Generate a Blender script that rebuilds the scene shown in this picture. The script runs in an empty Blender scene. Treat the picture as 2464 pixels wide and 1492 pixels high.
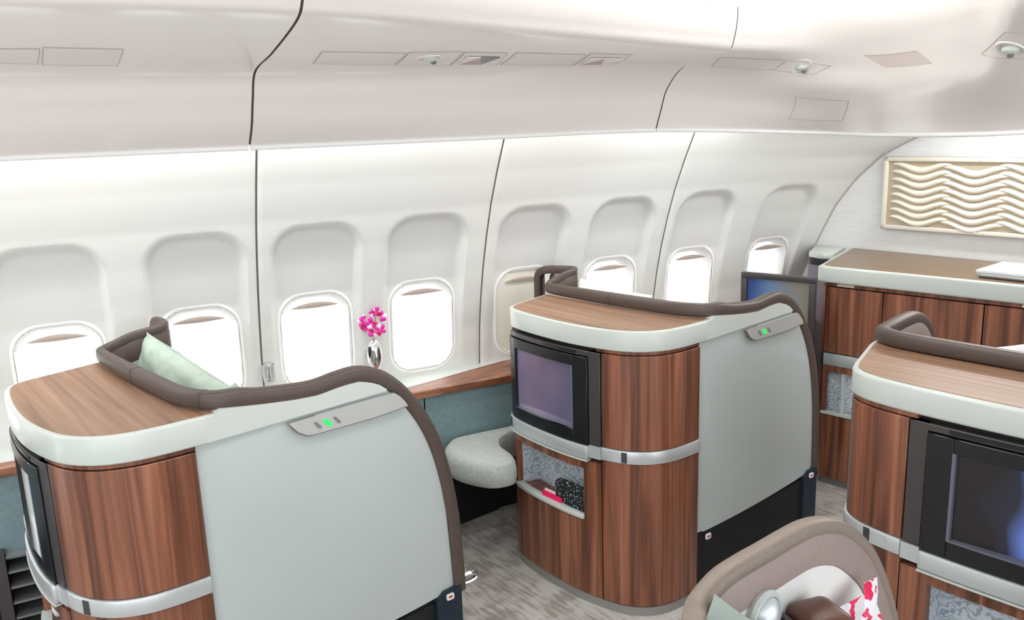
import bpy, bmesh, math, random
from mathutils import Vector, Matrix
random.seed(4)
R = math.radians
scene = bpy.context.scene

# ------------------------------------------------------------------ camera, sky, lights, exposure
F_PX = 2030.0
def make_camera():
    yaw, pitch, roll = R(51.1), R(12.4), R(2.0)
    fwd = Vector((-math.sin(yaw)*math.cos(pitch), math.cos(yaw)*math.cos(pitch), -math.sin(pitch)))
    right = Vector((math.cos(yaw), math.sin(yaw), 0))
    up = right.cross(fwd)
    r = right*math.cos(roll) - up*math.sin(roll)
    u = up*math.cos(roll) + right*math.sin(roll)
    m = Matrix(((r.x, u.x, -fwd.x, 0), (r.y, u.y, -fwd.y, 0), (r.z, u.z, -fwd.z, 1.95), (0, 0, 0, 1)))
    cd = bpy.data.cameras.new('camera'); cam = bpy.data.objects.new('camera', cd)
    cd.sensor_fit = 'HORIZONTAL'; cd.sensor_width = 36.0; cd.lens = 36.0*F_PX/2464.0
    cd.clip_start = 0.02
    cam.matrix_world = m
    scene.collection.objects.link(cam); scene.camera = cam
make_camera()
world = bpy.data.worlds.new('sky'); scene.world = world; world.use_nodes = True
wb = world.node_tree.nodes['Background']
wb.inputs[0].default_value = (0.94, 0.97, 1.0, 1); wb.inputs[1].default_value = 2.5

def area(name, loc, rot, sx, sy, power, col=(1, 1, 1)):
    l = bpy.data.lights.new(name, 'AREA'); l.shape = 'RECTANGLE'; l.size = sx; l.size_y = sy
    l.energy = power; l.color = col
    o = bpy.data.objects.new(name, l); o.location = loc; o.rotation_euler = rot
    scene.collection.objects.link(o); return o
WY = R(11.8)                       # the side wall runs in towards the nose at this angle
CW, SW = math.cos(WY), math.sin(WY)
WD = 3.65
def W(u, v, z):                    # u along the wall, v inward from it
    return ((v-WD)*CW + u*SW, -(v-WD)*SW + u*CW, z)
# lamps hidden in the cove between bins and side wall, shining down the wall
for uu in (-1.0, 0.6, 2.2):
    area('cove_lamp', W(uu, .50, 2.03), (0, R(20), -WY), 0.08, 1.55, 8.5, (1, .99, .96))
# cove lamps over the aisle washing the vault, and over the front bulkhead
area('vault_lamp', (-1.55, 0.9, 2.36), (R(180), 0, 0), 0.25, 4.5, 60, (1, .98, .96))
area('bulkhead_cove_lamp', (-1.6, 4.25, 2.05), (R(-25), 0, 0), 1.9, 0.08, 22.0, (1, .99, .96))
scene.view_settings.view_transform = 'Standard'
scene.view_settings.look = 'None'
scene.view_settings.gamma = 1.0
scene.view_settings.use_curve_mapping = False
scene.view_settings.exposure = 0.0
scene.cycles.max_bounces = 8
scene.cycles.diffuse_bounces = 5

# ------------------------------------------------------------------ materials
def srgb(r, g, b):
    f = lambda c: (c/255/12.92) if c/255 <= .04045 else ((c/255+.055)/1.055)**2.4
    return (f(r), f(g), f(b), 1)
def mat(name, col, rough=.5, metal=0.0, spec=.5, **kw):
    m = bpy.data.materials.new(name); m.use_nodes = True
    b = m.node_tree.nodes['Principled BSDF']
    b.inputs['Base Color'].default_value = srgb(*col) if max(col) > 1.001 else (*col, 1)
    b.inputs['Roughness'].default_value = rough; b.inputs['Metallic'].default_value = metal
    b.inputs['Specular IOR Level'].default_value = spec
    for k, v in kw.items():
        b.inputs[k.replace('_', ' ')].default_value = v
    return m
def nodes(m): return m.node_tree.nodes, m.node_tree.links, m.node_tree.nodes['Principled BSDF']
def grain(name, cols, scale, rough=.35, rot=(0, 0, 0), bump=0.02, coat=.0, detail=5, dist=.6, pos=None):
    m = mat(name, cols[0], rough); n, l, b = nodes(m)
    tc = n.new('ShaderNodeTexCoord'); mp = n.new('ShaderNodeMapping'); mp.inputs['Scale'].default_value = scale
    mp.inputs['Rotation'].default_value = rot
    l.new(tc.outputs['Object'], mp.inputs['Vector'])
    nz = n.new('ShaderNodeTexNoise'); nz.inputs['Scale'].default_value = 1.0; nz.inputs['Detail'].default_value = detail
    nz.inputs['Roughness'].default_value = .55; nz.inputs['Distortion'].default_value = dist
    l.new(mp.outputs[0], nz.inputs['Vector'])
    cr = n.new('ShaderNodeValToRGB'); e = cr.color_ramp.elements
    k = len(cols); pos = pos or [.3+.4*i/(k-1) for i in range(k)]
    e[0].position = pos[0]; e[0].color = srgb(*cols[0]); e[1].position = pos[-1]; e[1].color = srgb(*cols[-1])
    for i in range(1, k-1):
        x = e.new(pos[i]); x.color = srgb(*cols[i])
    l.new(nz.outputs['Fac'], cr.inputs[0]); l.new(cr.outputs[0], b.inputs['Base Color'])
    if bump:
        bp = n.new('ShaderNodeBump'); bp.inputs['Strength'].default_value = bump; bp.inputs['Distance'].default_value = .01
        l.new(nz.outputs['Fac'], bp.inputs['Height']); l.new(bp.outputs[0], b.inputs['Normal'])
    if coat:
        b.inputs['Coat Weight'].default_value = coat; b.inputs['Coat Roughness'].default_value = .25
    return m
M = {}
M['wood'] = grain('walnut_vertical_grain', [(66, 38, 26), (104, 62, 44), (134, 84, 61), (158, 104, 78)], (26, 26, .9), .34, coat=.15)
M['woodtop'] = grain('walnut_top_grain', [(118, 85, 64), (139, 105, 82), (151, 117, 93), (162, 129, 104)], (1.3, 42, 42), .46, coat=.1, bump=.01)
M['woodcounter'] = grain('walnut_counter_grain', [(104, 82, 60), (120, 96, 72), (130, 106, 80)], (1.3, 42, 42), .35, coat=.2, bump=.01)
M['woodsill'] = grain('walnut_sill_grain', [(88, 50, 36), (128, 80, 56), (160, 108, 80)], (22, 4, 22), .35, rot=(0, 0, R(-30)))
M['white'] = mat('white_lacquer', (195, 201, 196), .3, Coat_Weight=.25)
M['shell'] = mat('pale_grey_green_shell', (182, 191, 190), .30, Coat_Weight=.6, Coat_Roughness=.12)
M['inner'] = mat('white_inner_shell', (225, 225, 222), .45)
M['leather'] = grain('taupe_leather', [(74, 62, 57), (86, 73, 67)], (160, 160, 160), .42, bump=.06)
M['leatherlit'] = grain('taupe_leather_lit_copy', [(122, 108, 98), (134, 120, 110)], (160, 160, 160), .42, bump=.06)  # same taupe leather, with light from above and sheen put into its colour
M['leatherin'] = grain('mauve_taupe_leather', [(140, 122, 116), (150, 132, 126)], (160, 160, 160), .45, bump=.06)
M['metal'] = mat('brushed_aluminium', (206, 212, 214), .34, .55)
M['chrome'] = mat('chrome', (225, 225, 228), .12, 1.0)
M['frame'] = mat('grey_brown_metal', (78, 74, 74), .35, .45)
M['black'] = mat('black_plastic', (20, 21, 24), .3)
M['gap'] = mat('dark_gap', (28, 22, 20), .7)
M['navy'] = mat('navy_base', (14, 32, 48), .6)
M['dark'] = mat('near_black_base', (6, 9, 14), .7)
M['plinth'] = mat('grey_plinth', (150, 150, 146), .4, .4)
M['wall'] = mat('warm_white_wall', (220, 221, 219), .45)
M['ceil'] = mat('warm_white_ceiling', (233, 227, 223), .3, Coat_Weight=.4, Coat_Roughness=.15)
M['ceil2'] = mat('ceiling_plate', (230, 224, 220), .4)
M['joint'] = mat('faint_joint', (176, 166, 158), .6)
M['plate'] = mat('satin_plate', (190, 192, 190), .3, .3)
M['seam'] = mat('seam_rubber', (120, 110, 98), .6)
M['speaker'] = mat('speaker_plate', (214, 202, 197), .5)
M['edge'] = mat('screen_edge_grey', (108, 110, 124), .35, .3)
M['pink'] = mat('recess_painted_shade', (186, 170, 166), .5)
M['teal'] = grain('teal_leather', [(106, 130, 136), (122, 145, 150)], (60, 60, 60), .5, bump=.15)
M['seat'] = grain('pale_seat_fabric', [(160, 165, 160), (184, 189, 186)], (90, 90, 90), .8, bump=.2)
M['pillow'] = grain('pale_green_pillow', [(150, 168, 156), (166, 182, 170), (176, 190, 180)], (14, 14, 14), .75, bump=.25)
M['cushion'] = mat('grey_green_cushion', (160, 172, 164), .7)
M['whitecloth'] = mat('white_cloth', (228, 230, 232), .8)
M['art'] = mat('cream_relief', (224, 218, 204), .5)
M['artback'] = mat('tan_shaded_relief_ground', (180, 166, 144), .6)  # tan ground, darkened a little for the shadows between ridges
M['artframe'] = mat('cream_frame', (224, 219, 206), .4)
M['brownblock'] = mat('brown_leather', (92, 56, 44), .35)
M['magenta'] = mat('magenta_petal', (225, 20, 165), .5)
M['crimson'] = mat('crimson_petal', (190, 12, 70), .5)
M['whitepetal'] = mat('pale_petal', (240, 225, 235), .5)
M['stem'] = mat('stem_green', (110, 125, 80), .6)
M['bone'] = mat('beige_inlay', (205, 185, 165), .5)
M['red'] = mat('red_mark', (205, 30, 45), .5)
M['pinkred'] = mat('hot_pink_print', (232, 25, 95), .4)
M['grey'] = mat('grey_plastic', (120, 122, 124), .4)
M['purple'] = mat('purple_grey_panel', (120, 112, 122), .45)
M['shade'] = mat('cream_blind', (226, 224, 212), .55)
M['reveal'] = mat('white_reveal', (244, 244, 242), .5)
M['grip'] = mat('blind_grip', (160, 146, 138), .5)
M['glassy'] = mat('clear_acrylic', (240, 240, 240), .05, Transmission_Weight=.9)
def glass():
    m = bpy.data.materials.new('window_glass'); m.use_nodes = True; n = m.node_tree.nodes; l = m.node_tree.links
    n.clear(); o = n.new('ShaderNodeOutputMaterial'); mx = n.new('ShaderNodeMixShader')
    t = n.new('ShaderNodeBsdfTransparent'); g = n.new('ShaderNodeBsdfGlossy'); g.inputs['Roughness'].default_value = .02
    mx.inputs[0].default_value = .04; l.new(t.outputs[0], mx.inputs[1]); l.new(g.outputs[0], mx.inputs[2]); l.new(mx.outputs[0], o.inputs[0])
    return m
M['glass'] = glass()
def emis(name, col, s):
    m = mat(name, col, .4); b = m.node_tree.nodes['Principled BSDF']
    b.inputs['Emission Color'].default_value = srgb(*col); b.inputs['Emission Strength'].default_value = s; return m
M['green'] = emis('green_lamp', (20, 240, 80), 1.2)
def screenmat(name, c1, c2, c3, lo=.25, hi=.8, rough=.18, em=.35):  # reflections on the screens painted as a colour ramp, with added glow
    m = mat(name, c1, rough); n, l, b = nodes(m)
    tc = n.new('ShaderNodeTexCoord'); sp = n.new('ShaderNodeSeparateXYZ'); l.new(tc.outputs['Generated'], sp.inputs[0])
    nz = n.new('ShaderNodeTexNoise'); nz.inputs['Scale'].default_value = 1.6; nz.inputs['Detail'].default_value = 0
    l.new(tc.outputs['Generated'], nz.inputs['Vector'])
    ad = n.new('ShaderNodeMath'); ad.operation = 'MULTIPLY_ADD'; ad.inputs[1].default_value = .5
    l.new(nz.outputs['Fac'], ad.inputs[0]); l.new(sp.outputs['X'], ad.inputs[2])
    cr = n.new('ShaderNodeValToRGB'); e = cr.color_ramp.elements
    e[0].position = lo; e[0].color = srgb(*c1); e[1].position = hi+.2; e[1].color = srgb(*c3); x = e.new((lo+hi)/2+.1); x.color = srgb(*c2)
    l.new(ad.outputs[0], cr.inputs[0]); l.new(cr.outputs[0], b.inputs['Base Color'])
    l.new(cr.outputs[0], b.inputs['Emission Color']); b.inputs['Emission Strength'].default_value = em
    return m
M['screen_purple'] = screenmat('painted_reflection_purple_grey', (96, 90, 116), (104, 90, 110), (84, 78, 100))
M['screen_blue'] = screenmat('painted_reflection_blue', (28, 26, 28), (36, 38, 52), (92, 116, 186), lo=.45, hi=.62)
M['screen_sky'] = screenmat('painted_reflection_sky', (52, 72, 120), (84, 112, 146), (112, 108, 98))
M['screen_grey'] = screenmat('painted_reflection_grey', (120, 126, 128), (165, 172, 168), (180, 182, 175), em=.6)
def leafpattern():
    m = mat('frosted_leaf_pattern', (170, 182, 192), .5); n, l, b = nodes(m)
    tc = n.new('ShaderNodeTexCoord'); wv = n.new('ShaderNodeTexWave'); wv.wave_type = 'RINGS'; wv.inputs['Scale'].default_value = 15
    wv.inputs['Distortion'].default_value = 22; wv.inputs['Detail'].default_value = 2; wv.inputs['Detail Scale'].default_value = 1.4
    l.new(tc.outputs['Object'], wv.inputs['Vector'])
    cr = n.new('ShaderNodeValToRGB'); e = cr.color_ramp.elements
    e[0].position = .25; e[0].color = srgb(158, 170, 180); e[1].position = .55; e[1].color = srgb(205, 214, 222)
    l.new(wv.outputs['Fac'], cr.inputs[0]); l.new(cr.outputs[0], b.inputs['Base Color']); return m
M['leaf'] = leafpattern()
def carpet():
    m = mat('mottled_carpet', (150, 142, 135), .95); n, l, b = nodes(m)
    tc = n.new('ShaderNodeTexCoord'); mp = n.new('ShaderNodeMapping'); mp.inputs['Scale'].default_value = (9, 55, 1); mp.inputs['Rotation'].default_value = (0, 0, R(6))
    l.new(tc.outputs['Object'], mp.inputs[0]); nz = n.new('ShaderNodeTexNoise'); nz.inputs['Scale'].default_value = 1; nz.inputs['Detail'].default_value = 4
    l.new(mp.outputs[0], nz.inputs['Vector'])
    mp2 = n.new('ShaderNodeMapping'); mp2.inputs['Scale'].default_value = (7, 4, 1); l.new(tc.outputs['Object'], mp2.inputs[0])
    n2 = n.new('ShaderNodeTexNoise'); n2.inputs['Scale'].default_value = 1.3; n2.inputs['Detail'].default_value = 3; l.new(mp2.outputs[0], n2.inputs['Vector'])
    ad = n.new('ShaderNodeMath'); ad.operation = 'ADD'; l.new(nz.outputs['Fac'], ad.inputs[0]); l.new(n2.outputs['Fac'], ad.inputs[1])
    cr = n.new('ShaderNodeValToRGB'); e = cr.color_ramp.elements
    e[0].position = .75/1; e[0].color = srgb(144, 136, 130); e[1].position = 1.0; e[1].color = srgb(184, 180, 176)
    l.new(ad.outputs[0], cr.inputs[0])
    # ramp input is clamped to 1: scale the sum
    sc = n.new('ShaderNodeMath'); sc.operation = 'MULTIPLY'; sc.inputs[1].default_value = .9; l.new(ad.outputs[0], sc.inputs[0]); l.new(sc.outputs[0], cr.inputs[0])
    l.new(cr.outputs[0], b.inputs['Base Color'])
    bp = n.new('ShaderNodeBump'); bp.inputs['Strength'].default_value = .3; n3 = n.new('ShaderNodeTexNoise'); n3.inputs['Scale'].default_value = 300
    l.new(tc.outputs['Object'], n3.inputs['Vector']); l.new(n3.outputs['Fac'], bp.inputs['Height']); bp.inputs['Distance'].default_value = .004; l.new(bp.outputs[0], b.inputs['Normal'])
    return m
M['carpet'] = carpet()
def bulkfabric():
    m = grain('bulkhead_fabric', [(212, 214, 214), (226, 227, 227)], (12, 12, 260), .8, bump=.25); return m
M['fabric'] = bulkfabric()
def dots():
    m = mat('dotted_black_fabric', (16, 18, 26), .8); n, l, b = nodes(m)
    tc = n.new('ShaderNodeTexCoord'); v = n.new('ShaderNodeTexVoronoi'); v.inputs['Scale'].default_value = 95; l.new(tc.outputs['Object'], v.inputs['Vector'])
    lt = n.new('ShaderNodeMath'); lt.operation = 'LESS_THAN'; lt.inputs[1].default_value = .3; l.new(v.outputs['Distance'], lt.inputs[0])
    hs = n.new('ShaderNodeHueSaturation'); hs.inputs['Saturation'].default_value = .7; hs.inputs['Value'].default_value = .7; l.new(v.outputs['Color'], hs.inputs['Color'])
    mx = n.new('ShaderNodeMix'); mx.data_type = 'RGBA'; l.new(lt.outputs[0], mx.inputs[0]); mx.inputs[6].default_value = srgb(16, 18, 26); l.new(hs.outputs[0], mx.inputs[7])
    l.new(mx.outputs[2], b.inputs['Base Color']); return m
M['dots'] = dots()
def printed():
    m = mat('pink_printed_sleeve', (235, 235, 238), .25); n, l, b = nodes(m)
    tc = n.new('ShaderNodeTexCoord'); nz = n.new('ShaderNodeTexNoise'); nz.inputs['Scale'].default_value = 28; nz.inputs['Detail'].default_value = 2; l.new(tc.outputs['Object'], nz.inputs['Vector'])
    cr = n.new('ShaderNodeValToRGB'); cr.color_ramp.interpolation = 'CONSTANT'; e = cr.color_ramp.elements
    e[0].position = 0; e[0].color = srgb(236, 236, 240); e[1].position = .52; e[1].color = srgb(232, 22, 88)
    l.new(nz.outputs['Fac'], cr.inputs[0]); l.new(cr.outputs[0], b.inputs['Base Color']); return m
M['printed'] = printed()

# ------------------------------------------------------------------ mesh helpers
def link(o, parent=None):
    scene.collection.objects.link(o)
    if parent is not None: o.parent = parent
    return o
def mesh(name, vs, fs, m, parent=None, smooth=False, bevel=0, seg=2, ang=35, recalc=True):
    me = bpy.data.meshes.new(name)
    me.from_pydata([tuple(v) for v in vs], [], fs); me.materials.append(M[m] if isinstance(m, str) else m)
    if recalc:
        bm = bmesh.new(); bm.from_mesh(me); bmesh.ops.recalc_face_normals(bm, faces=bm.faces)
        if bevel:
            es = [e for e in bm.edges if e.is_manifold and e.calc_face_angle(0) > R(ang)]
            bmesh.ops.bevel(bm, geom=es, offset=bevel, segments=seg, affect='EDGES', profile=.5, clamp_overlap=True)
        bm.to_mesh(me); bm.free()
    if smooth or bevel:
        for p in me.polygons: p.use_smooth = True
        try: me.set_sharp_from_angle(angle=R(40))
        except Exception: pass
    return link(bpy.data.objects.new(name, me), parent)
def empty(name, loc=(0, 0, 0), rz=0, parent=None):
    o = bpy.data.objects.new(name, None); o.location = loc; o.rotation_euler = (0, 0, rz); o.empty_display_size = .1
    return link(o, parent)
def tag(o, label, cat, group=None):
    o['label'] = label; o['category'] = cat
    if group: o['group'] = group
    return o
def struct(o): o['kind'] = 'structure'; return o
def box(a, b):
    (x0, y0, z0), (x1, y1, z1) = a, b
    v = [(x0, y0, z0), (x1, y0, z0), (x1, y1, z0), (x0, y1, z0), (x0, y0, z1), (x1, y0, z1), (x1, y1, z1), (x0, y1, z1)]
    return v, [(0, 3, 2, 1), (4, 5, 6, 7), (0, 1, 5, 4), (1, 2, 6, 5), (2, 3, 7, 6), (3, 0, 4, 7)]
def boxes(L):
    vs, fs = [], []
    for a, b in L:
        v, f = box(a, b); k = len(vs); vs += v; fs += [tuple(i+k for i in q) for q in f]
    return vs, fs
def prism(poly, z0, z1):
    n = len(poly); v = [(x, y, z0) for x, y in poly]+[(x, y, z1) for x, y in poly]
    f = [tuple(range(n-1, -1, -1)), tuple(range(n, 2*n))]+[(i, (i+1) % n, n+(i+1) % n, n+i) for i in range(n)]
    return v, f
def cr(P, k=8, closed=False):
    P = [Vector(p) for p in P]; n = len(P); out = []
    for i in range(n-1):
        p1, p2 = P[i], P[i+1]; p0 = P[i-1] if i else p1*2-p2; p3 = P[i+2] if i+2 < n else p2*2-p1
        for j in range(k):
            t = j/k; out.append(.5*((2*p1)+(p2-p0)*t+(2*p0-5*p1+4*p2-p3)*t*t+(3*p1-p0-3*p2+p3)*t**3))
    out.append(P[-1]); return out
def grid(rows, close=False):
    vs, fs = [], []; n = len(rows[0])
    for r in rows: vs += [tuple(p) for p in r]
    for i in range(len(rows)-1):
        for j in range(n-1 if not close else n):
            k = (j+1) % n; fs.append((i*n+j, i*n+k, (i+1)*n+k, (i+1)*n+j))
    return vs, fs
def sweep(path, normals, w, h, n=16, power=.6):
    """rounded-box section: w along normal, h along the other axis"""
    path = [Vector(p) for p in path]; rings = []
    for i, p in enumerate(path):
        t = (path[min(i+1, len(path)-1)]-path[max(i-1, 0)]).normalized()
        N = Vector(normals[i]); N = (N-t*N.dot(t)).normalized(); B = t.cross(N)
        ww = w[i] if isinstance(w, list) else w; hh = h[i] if isinstance(h, list) else h
        ring = []
        for k in range(n):
            a = 2*math.pi*k/n; c, s = math.cos(a), math.sin(a)
            ring.append(p+N*(ww/2*math.copysign(abs(c)**power, c))+B*(hh/2*math.copysign(abs(s)**power, s)))
        rings.append(ring)
    vs, fs = grid(rings, True)
    fs.append(tuple(range(n-1, -1, -1))); m = len(rings); fs.append(tuple((m-1)*n+i for i in range(n)))
    return vs, fs
def tube(path, r, n=10):
    path = [Vector(p) for p in path]; nn = []
    for i, p in enumerate(path):
        t = (path[min(i+1, len(path)-1)]-path[max(i-1, 0)]).normalized()
        q = Vector((0, 0, 1)) if abs(t.z) < .9 else Vector((1, 0, 0)); nn.append(q)
    return sweep(path, nn, 2*r, 2*r, n, 1.0)
def ellipsoid(c, r, nu=20, nv=12, power=1.0):
    rows = []
    for i in range(nv+1):
        a = -math.pi/2+math.pi*i/nv; rows.append([])
        for j in range(nu):
            b = 2*math.pi*j/nu; s = lambda q: math.copysign(abs(q)**power, q)
            rows[-1].append((c[0]+r[0]*s(math.cos(a))*s(math.cos(b)), c[1]+r[1]*s(math.cos(a))*s(math.sin(b)), c[2]+r[2]*s(math.sin(a))))
    return grid(rows, True)
def lathe(prof, c=(0, 0, 0), n=24):
    return grid([[(c[0]+r*math.cos(2*math.pi*k/n), c[1]+r*math.sin(2*math.pi*k/n), c[2]+z) for k in range(n)] for r, z in prof], True)
def lerp(T, x):
    if x <= T[0][0]: return T[0][1]
    for (a, b), (c, d) in zip(T, T[1:]):
        if x <= c: return b+(d-b)*(x-a)/(c-a)
    return T[-1][1]
def sst(x): x = max(0, min(1, x)); return x*x*(3-2*x)

# ------------------------------------------------------------------ the setting: floor, side wall, windows
o = struct(mesh('floor', *box((-3.95, -3.0, -.06), (2.2, 6.0, 0)), 'carpet'))
PROF = [(.0, -.03), (.70, -.005), (.8, 0), (1.0, .02), (1.15, .05), (1.3, .09), (1.45, .14), (1.6, .2), (1.75, .275), (1.9, .36), (2.1, .50)]
VR = [(.0, -.03), (.8, 0), (1.0, .004), (1.25, .03), (1.4, .078), (1.6, .158), (1.9, .33)]
VEND = [(.8, -.09), (.998, -.05), (1.105, 0), (1.262, .073), (1.426, .155), (1.584, .271), (1.718, .407), (1.822, .579), (1.9, .75), (2.1, 1.1)]
WIN = [-1.165, -.643, -.12, .40, .885, 1.385, 1.93, 2.44, 2.97, 3.545]
SEAM = [-2.49, -1.448, -.405, .637, 1.68, 2.723, 4.12]
WZ = 1.04
def wallv(u, z):
    b = lerp(PROF, z); v = b
    wgt = max(0, (u-2.85)/1.1)
    v += (lerp(VEND, z)-b)*min(1.4, wgt**2)
    vr = lerp(VR, z)+(lerp(VEND, z)-b)*min(1.4, wgt**2)
    for wc in WIN:
        du = abs(u-wc)
        if du < .26 and z < 1.7:
            hw = .188+.008*(1.5-z)
            # signed distance to arch-topped bay
            zt = 1.565; rr = .12
            qx, qz = du-(hw-rr), z-(zt-rr)
            d = math.hypot(max(qx, 0), max(qz, 0))+min(max(qx, qz), 0)-rr
            k = 1-sst((d+.022)/.034)
            v += (vr-v)*k
    for s in SEAM[1:-1]:
        d = abs(u-s)
        if d < .02: v -= .010*(1-d/.02)**2
    return v
def rrect(hw, hh, r, n=8):
    out = []
    for cx, cz, a0 in ((hw-r, hh-r, 0), (-(hw-r), hh-r, 90), (-(hw-r), -(hh-r), 180), (hw-r, -(hh-r), 270)):
        for i in range(n+1):
            a = R(a0+90*i/n); out.append((cx+r*math.cos(a), cz+r*math.sin(a)))
    return out
wall = struct(empty('wall_left', W(0, 0, 0)))
def local(o, p): return Vector(p)-Vector(o.location)
zs = [.66+i*.0125 for i in range(int((2.08-.66)/.0125)+1)]
for a, b in zip(SEAM, SEAM[1:]):
    n = max(2, int((b-a-.008)/.0115)); us = [a+.004+(b-a-.008)*i/n for i in range(n+1)]
    if a < -1.5: us = us[::4]; us[-1] = b-.004
    vs = [local(wall, W(u, wallv(u, z), z)) for u in us for z in zs]; nz = len(zs); fs = []
    for i in range(len(us)-1):
        for j in range(nz-1):
            uc, zc = (us[i]+us[i+1])/2, (zs[j]+zs[j+1])/2; hole = False
            for wc in WIN:
                x, z = abs(uc-wc), abs(zc-WZ); qx, qz = x-(.15-.09), z-(.207-.09)
                if math.hypot(max(qx, 0), max(qz, 0))+min(max(qx, qz), 0)-.09 < 0: hole = True; break
            if not hole: fs.append((i*nz+j, (i+1)*nz+j, (i+1)*nz+j+1, i*nz+j+1))
    p = mesh('wall_panel', vs, fs, 'wall', wall, smooth=True, recalc=False)
for s in SEAM[1:-1]:   # rubber seam strips behind the joints
    rows = [[local(wall, W(s+d, wallv(s, z)-.012, z)) for d in (-.03, .03)] for z in [.66+.06*i for i in range(24)]]
    mesh('seam_strip', *grid(rows), 'seam', wall)
rows = [[local(wall, W(u, wallv(u, 2.07)+dv, z)) for u in (-2.49, 0, 1, 2, 2.723, 3.2, 4.1)] for dv, z in ((0, 2.07), (.02, 2.2), (.2, 2.3))]
mesh('cove_light_stop', *grid(rows), 'wall', wall)  # unseen sheet added above the cove to stop outside light
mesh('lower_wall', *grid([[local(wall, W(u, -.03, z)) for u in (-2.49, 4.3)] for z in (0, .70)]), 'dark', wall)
n_ = 0
for i, wc in enumerate(WIN):
    v0 = wallv(wc, WZ)
    if wc < -.9: continue
    n_ += 1
    w = struct(empty('window_%d' % n_, W(wc, v0, WZ)))
    def ring(hw, hh, r, dv, dz=0):   # follow the wall at this height
        return [local(w, W(wc+x, wallv(wc+x*.98, WZ+z+dz)+dv, WZ+z+dz)) for x, z in rrect(hw, hh, r)]
    mesh('window_frame', *grid([ring(.172, .230, .11, -.004), ring(.168, .226, .11, .001), ring(.160, .218, .105, .0018), ring(.157, .215, .105, .001)], True), 'reveal', w, smooth=True)
    mesh('window_gasket', *grid([ring(.157, .215, .105, .001), ring(.155, .213, .104, -.001)], True), 'seam', w, smooth=True)
    mesh('window_reveal', *grid([ring(.155, .213, .104, -.001), ring(.151, .209, .1, -.004), ring(.137, .192, .095, -.035), ring(.134, .188, .094, -.07)], True), 'reveal', w, smooth=True)
    rc = [tuple(Vector(p)) for p in ring(.136, .190, .094, -.05)]
    if i == 6:
        mesh('window_blind', [tuple(Vector(p)) for p in ring(.150, .208, .1, -.006)], [tuple(range(len(rc)))], 'shade', w)
        mesh('window_pane', rc, [tuple(range(len(rc)))], 'glass', w)
    else:
        mesh('window_pane', rc, [tuple(range(len(rc)))], 'glass', w)
    # finger grip of the raised blind: a shallow lens shape at the top of the opening
    vs = []; m_ = 14
    for k in range(m_+1):
        t = -1+2*k/m_; x = .105*t; th = .013*(1-t*t)
        for dv, q in ((-.004, th), (.006, th*.3), (.006, -th*.8), (-.004, -th)):
            zz = WZ+.158+.006*(1-t*t)+q
            vs.append(local(w, W(wc+x, wallv(wc, WZ+.17)+dv-.004, zz)))
    fs = [(4*k+j, 4*k+(j+1) % 4, 4*k+4+(j+1) % 4, 4*k+4+j) for k in range(m_) for j in range(4)]
    mesh('blind_grip', vs, fs, 'grip', w, smooth=True)
    if i == 6:
        pass

# window ledge with walnut edge, padded side lining
t1 = struct(empty('trim_1', W(.6, .12, .8)))
def ledge_v(u): return max(.01, .157-(u-1.27)*.27)
us = [-2.4, -1, -.3, .3, .9, 1.27, 1.4, 1.55, 1.7, 1.8, 2.2, 3.0, 3.9]
mesh('ledge', *grid([[local(t1, W(u, -.02, .80)) for u in us], [local(t1, W(u, min(.19, ledge_v(u)), .80)) for u in us], [local(t1, W(u, min(.19, ledge_v(u)), .77)) for u in us]]), 'white', t1)
mesh('wood_edge', *grid([[local(t1, W(u, min(.188, ledge_v(u)), .78)) for u in us], [local(t1, W(u, min(.188, ledge_v(u)), .801)) for u in us], [local(t1, W(u, .243, .803)) for u in us], [local(t1, W(u, .25, .797)) for u in us], [local(t1, W(u, .25, .766)) for u in us], [local(t1, W(u, .20, .762)) for u in us]]), 'woodsill', t1)
t2 = struct(empty('trim_2', W(.6, .235, .5)))
for a, b in ((-2.4, -.45), (-.444, 1.285), (1.291, 3.9)):
    nn_ = 8; rows = []
    for z, dv in ((.763, -.02), (.760, 0), (.6, .006), (.44, 0), (.43, -.03)):
        rows.append([local(t2, W(a+(b-a)*k/nn_, .235+dv, z)) for k in range(nn_+1)])
    mesh('padded_lining', *grid(rows), 'teal', t2, smooth=True)

# front bulkhead
YB = 4.55
wf = struct(mesh('wall_front', *box((-3.4, YB, 0), (2.2, YB+.05, 2.5)), 'fabric'))
EX = []
for k in range(24):
    z = .86+k*(1.93-.86)/23; u = 3.9
    for _ in range(30):
        x, y, _z = W(u, wallv(u, z), z); u += (YB-y)
    EX.append((x, z))
pp = [Vector((x, YB-.002, z)) for x, z in EX]
mesh('edge_trim', *sweep(pp, [(0, 1, 0)]*len(pp), .010, .012, 8), 'joint', wf, smooth=True)
struct(mesh('wall_back', *boxes([((-3.9, -3.05, 0), (-1.2, -3.0, 2.5))]), 'wall'))

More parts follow.
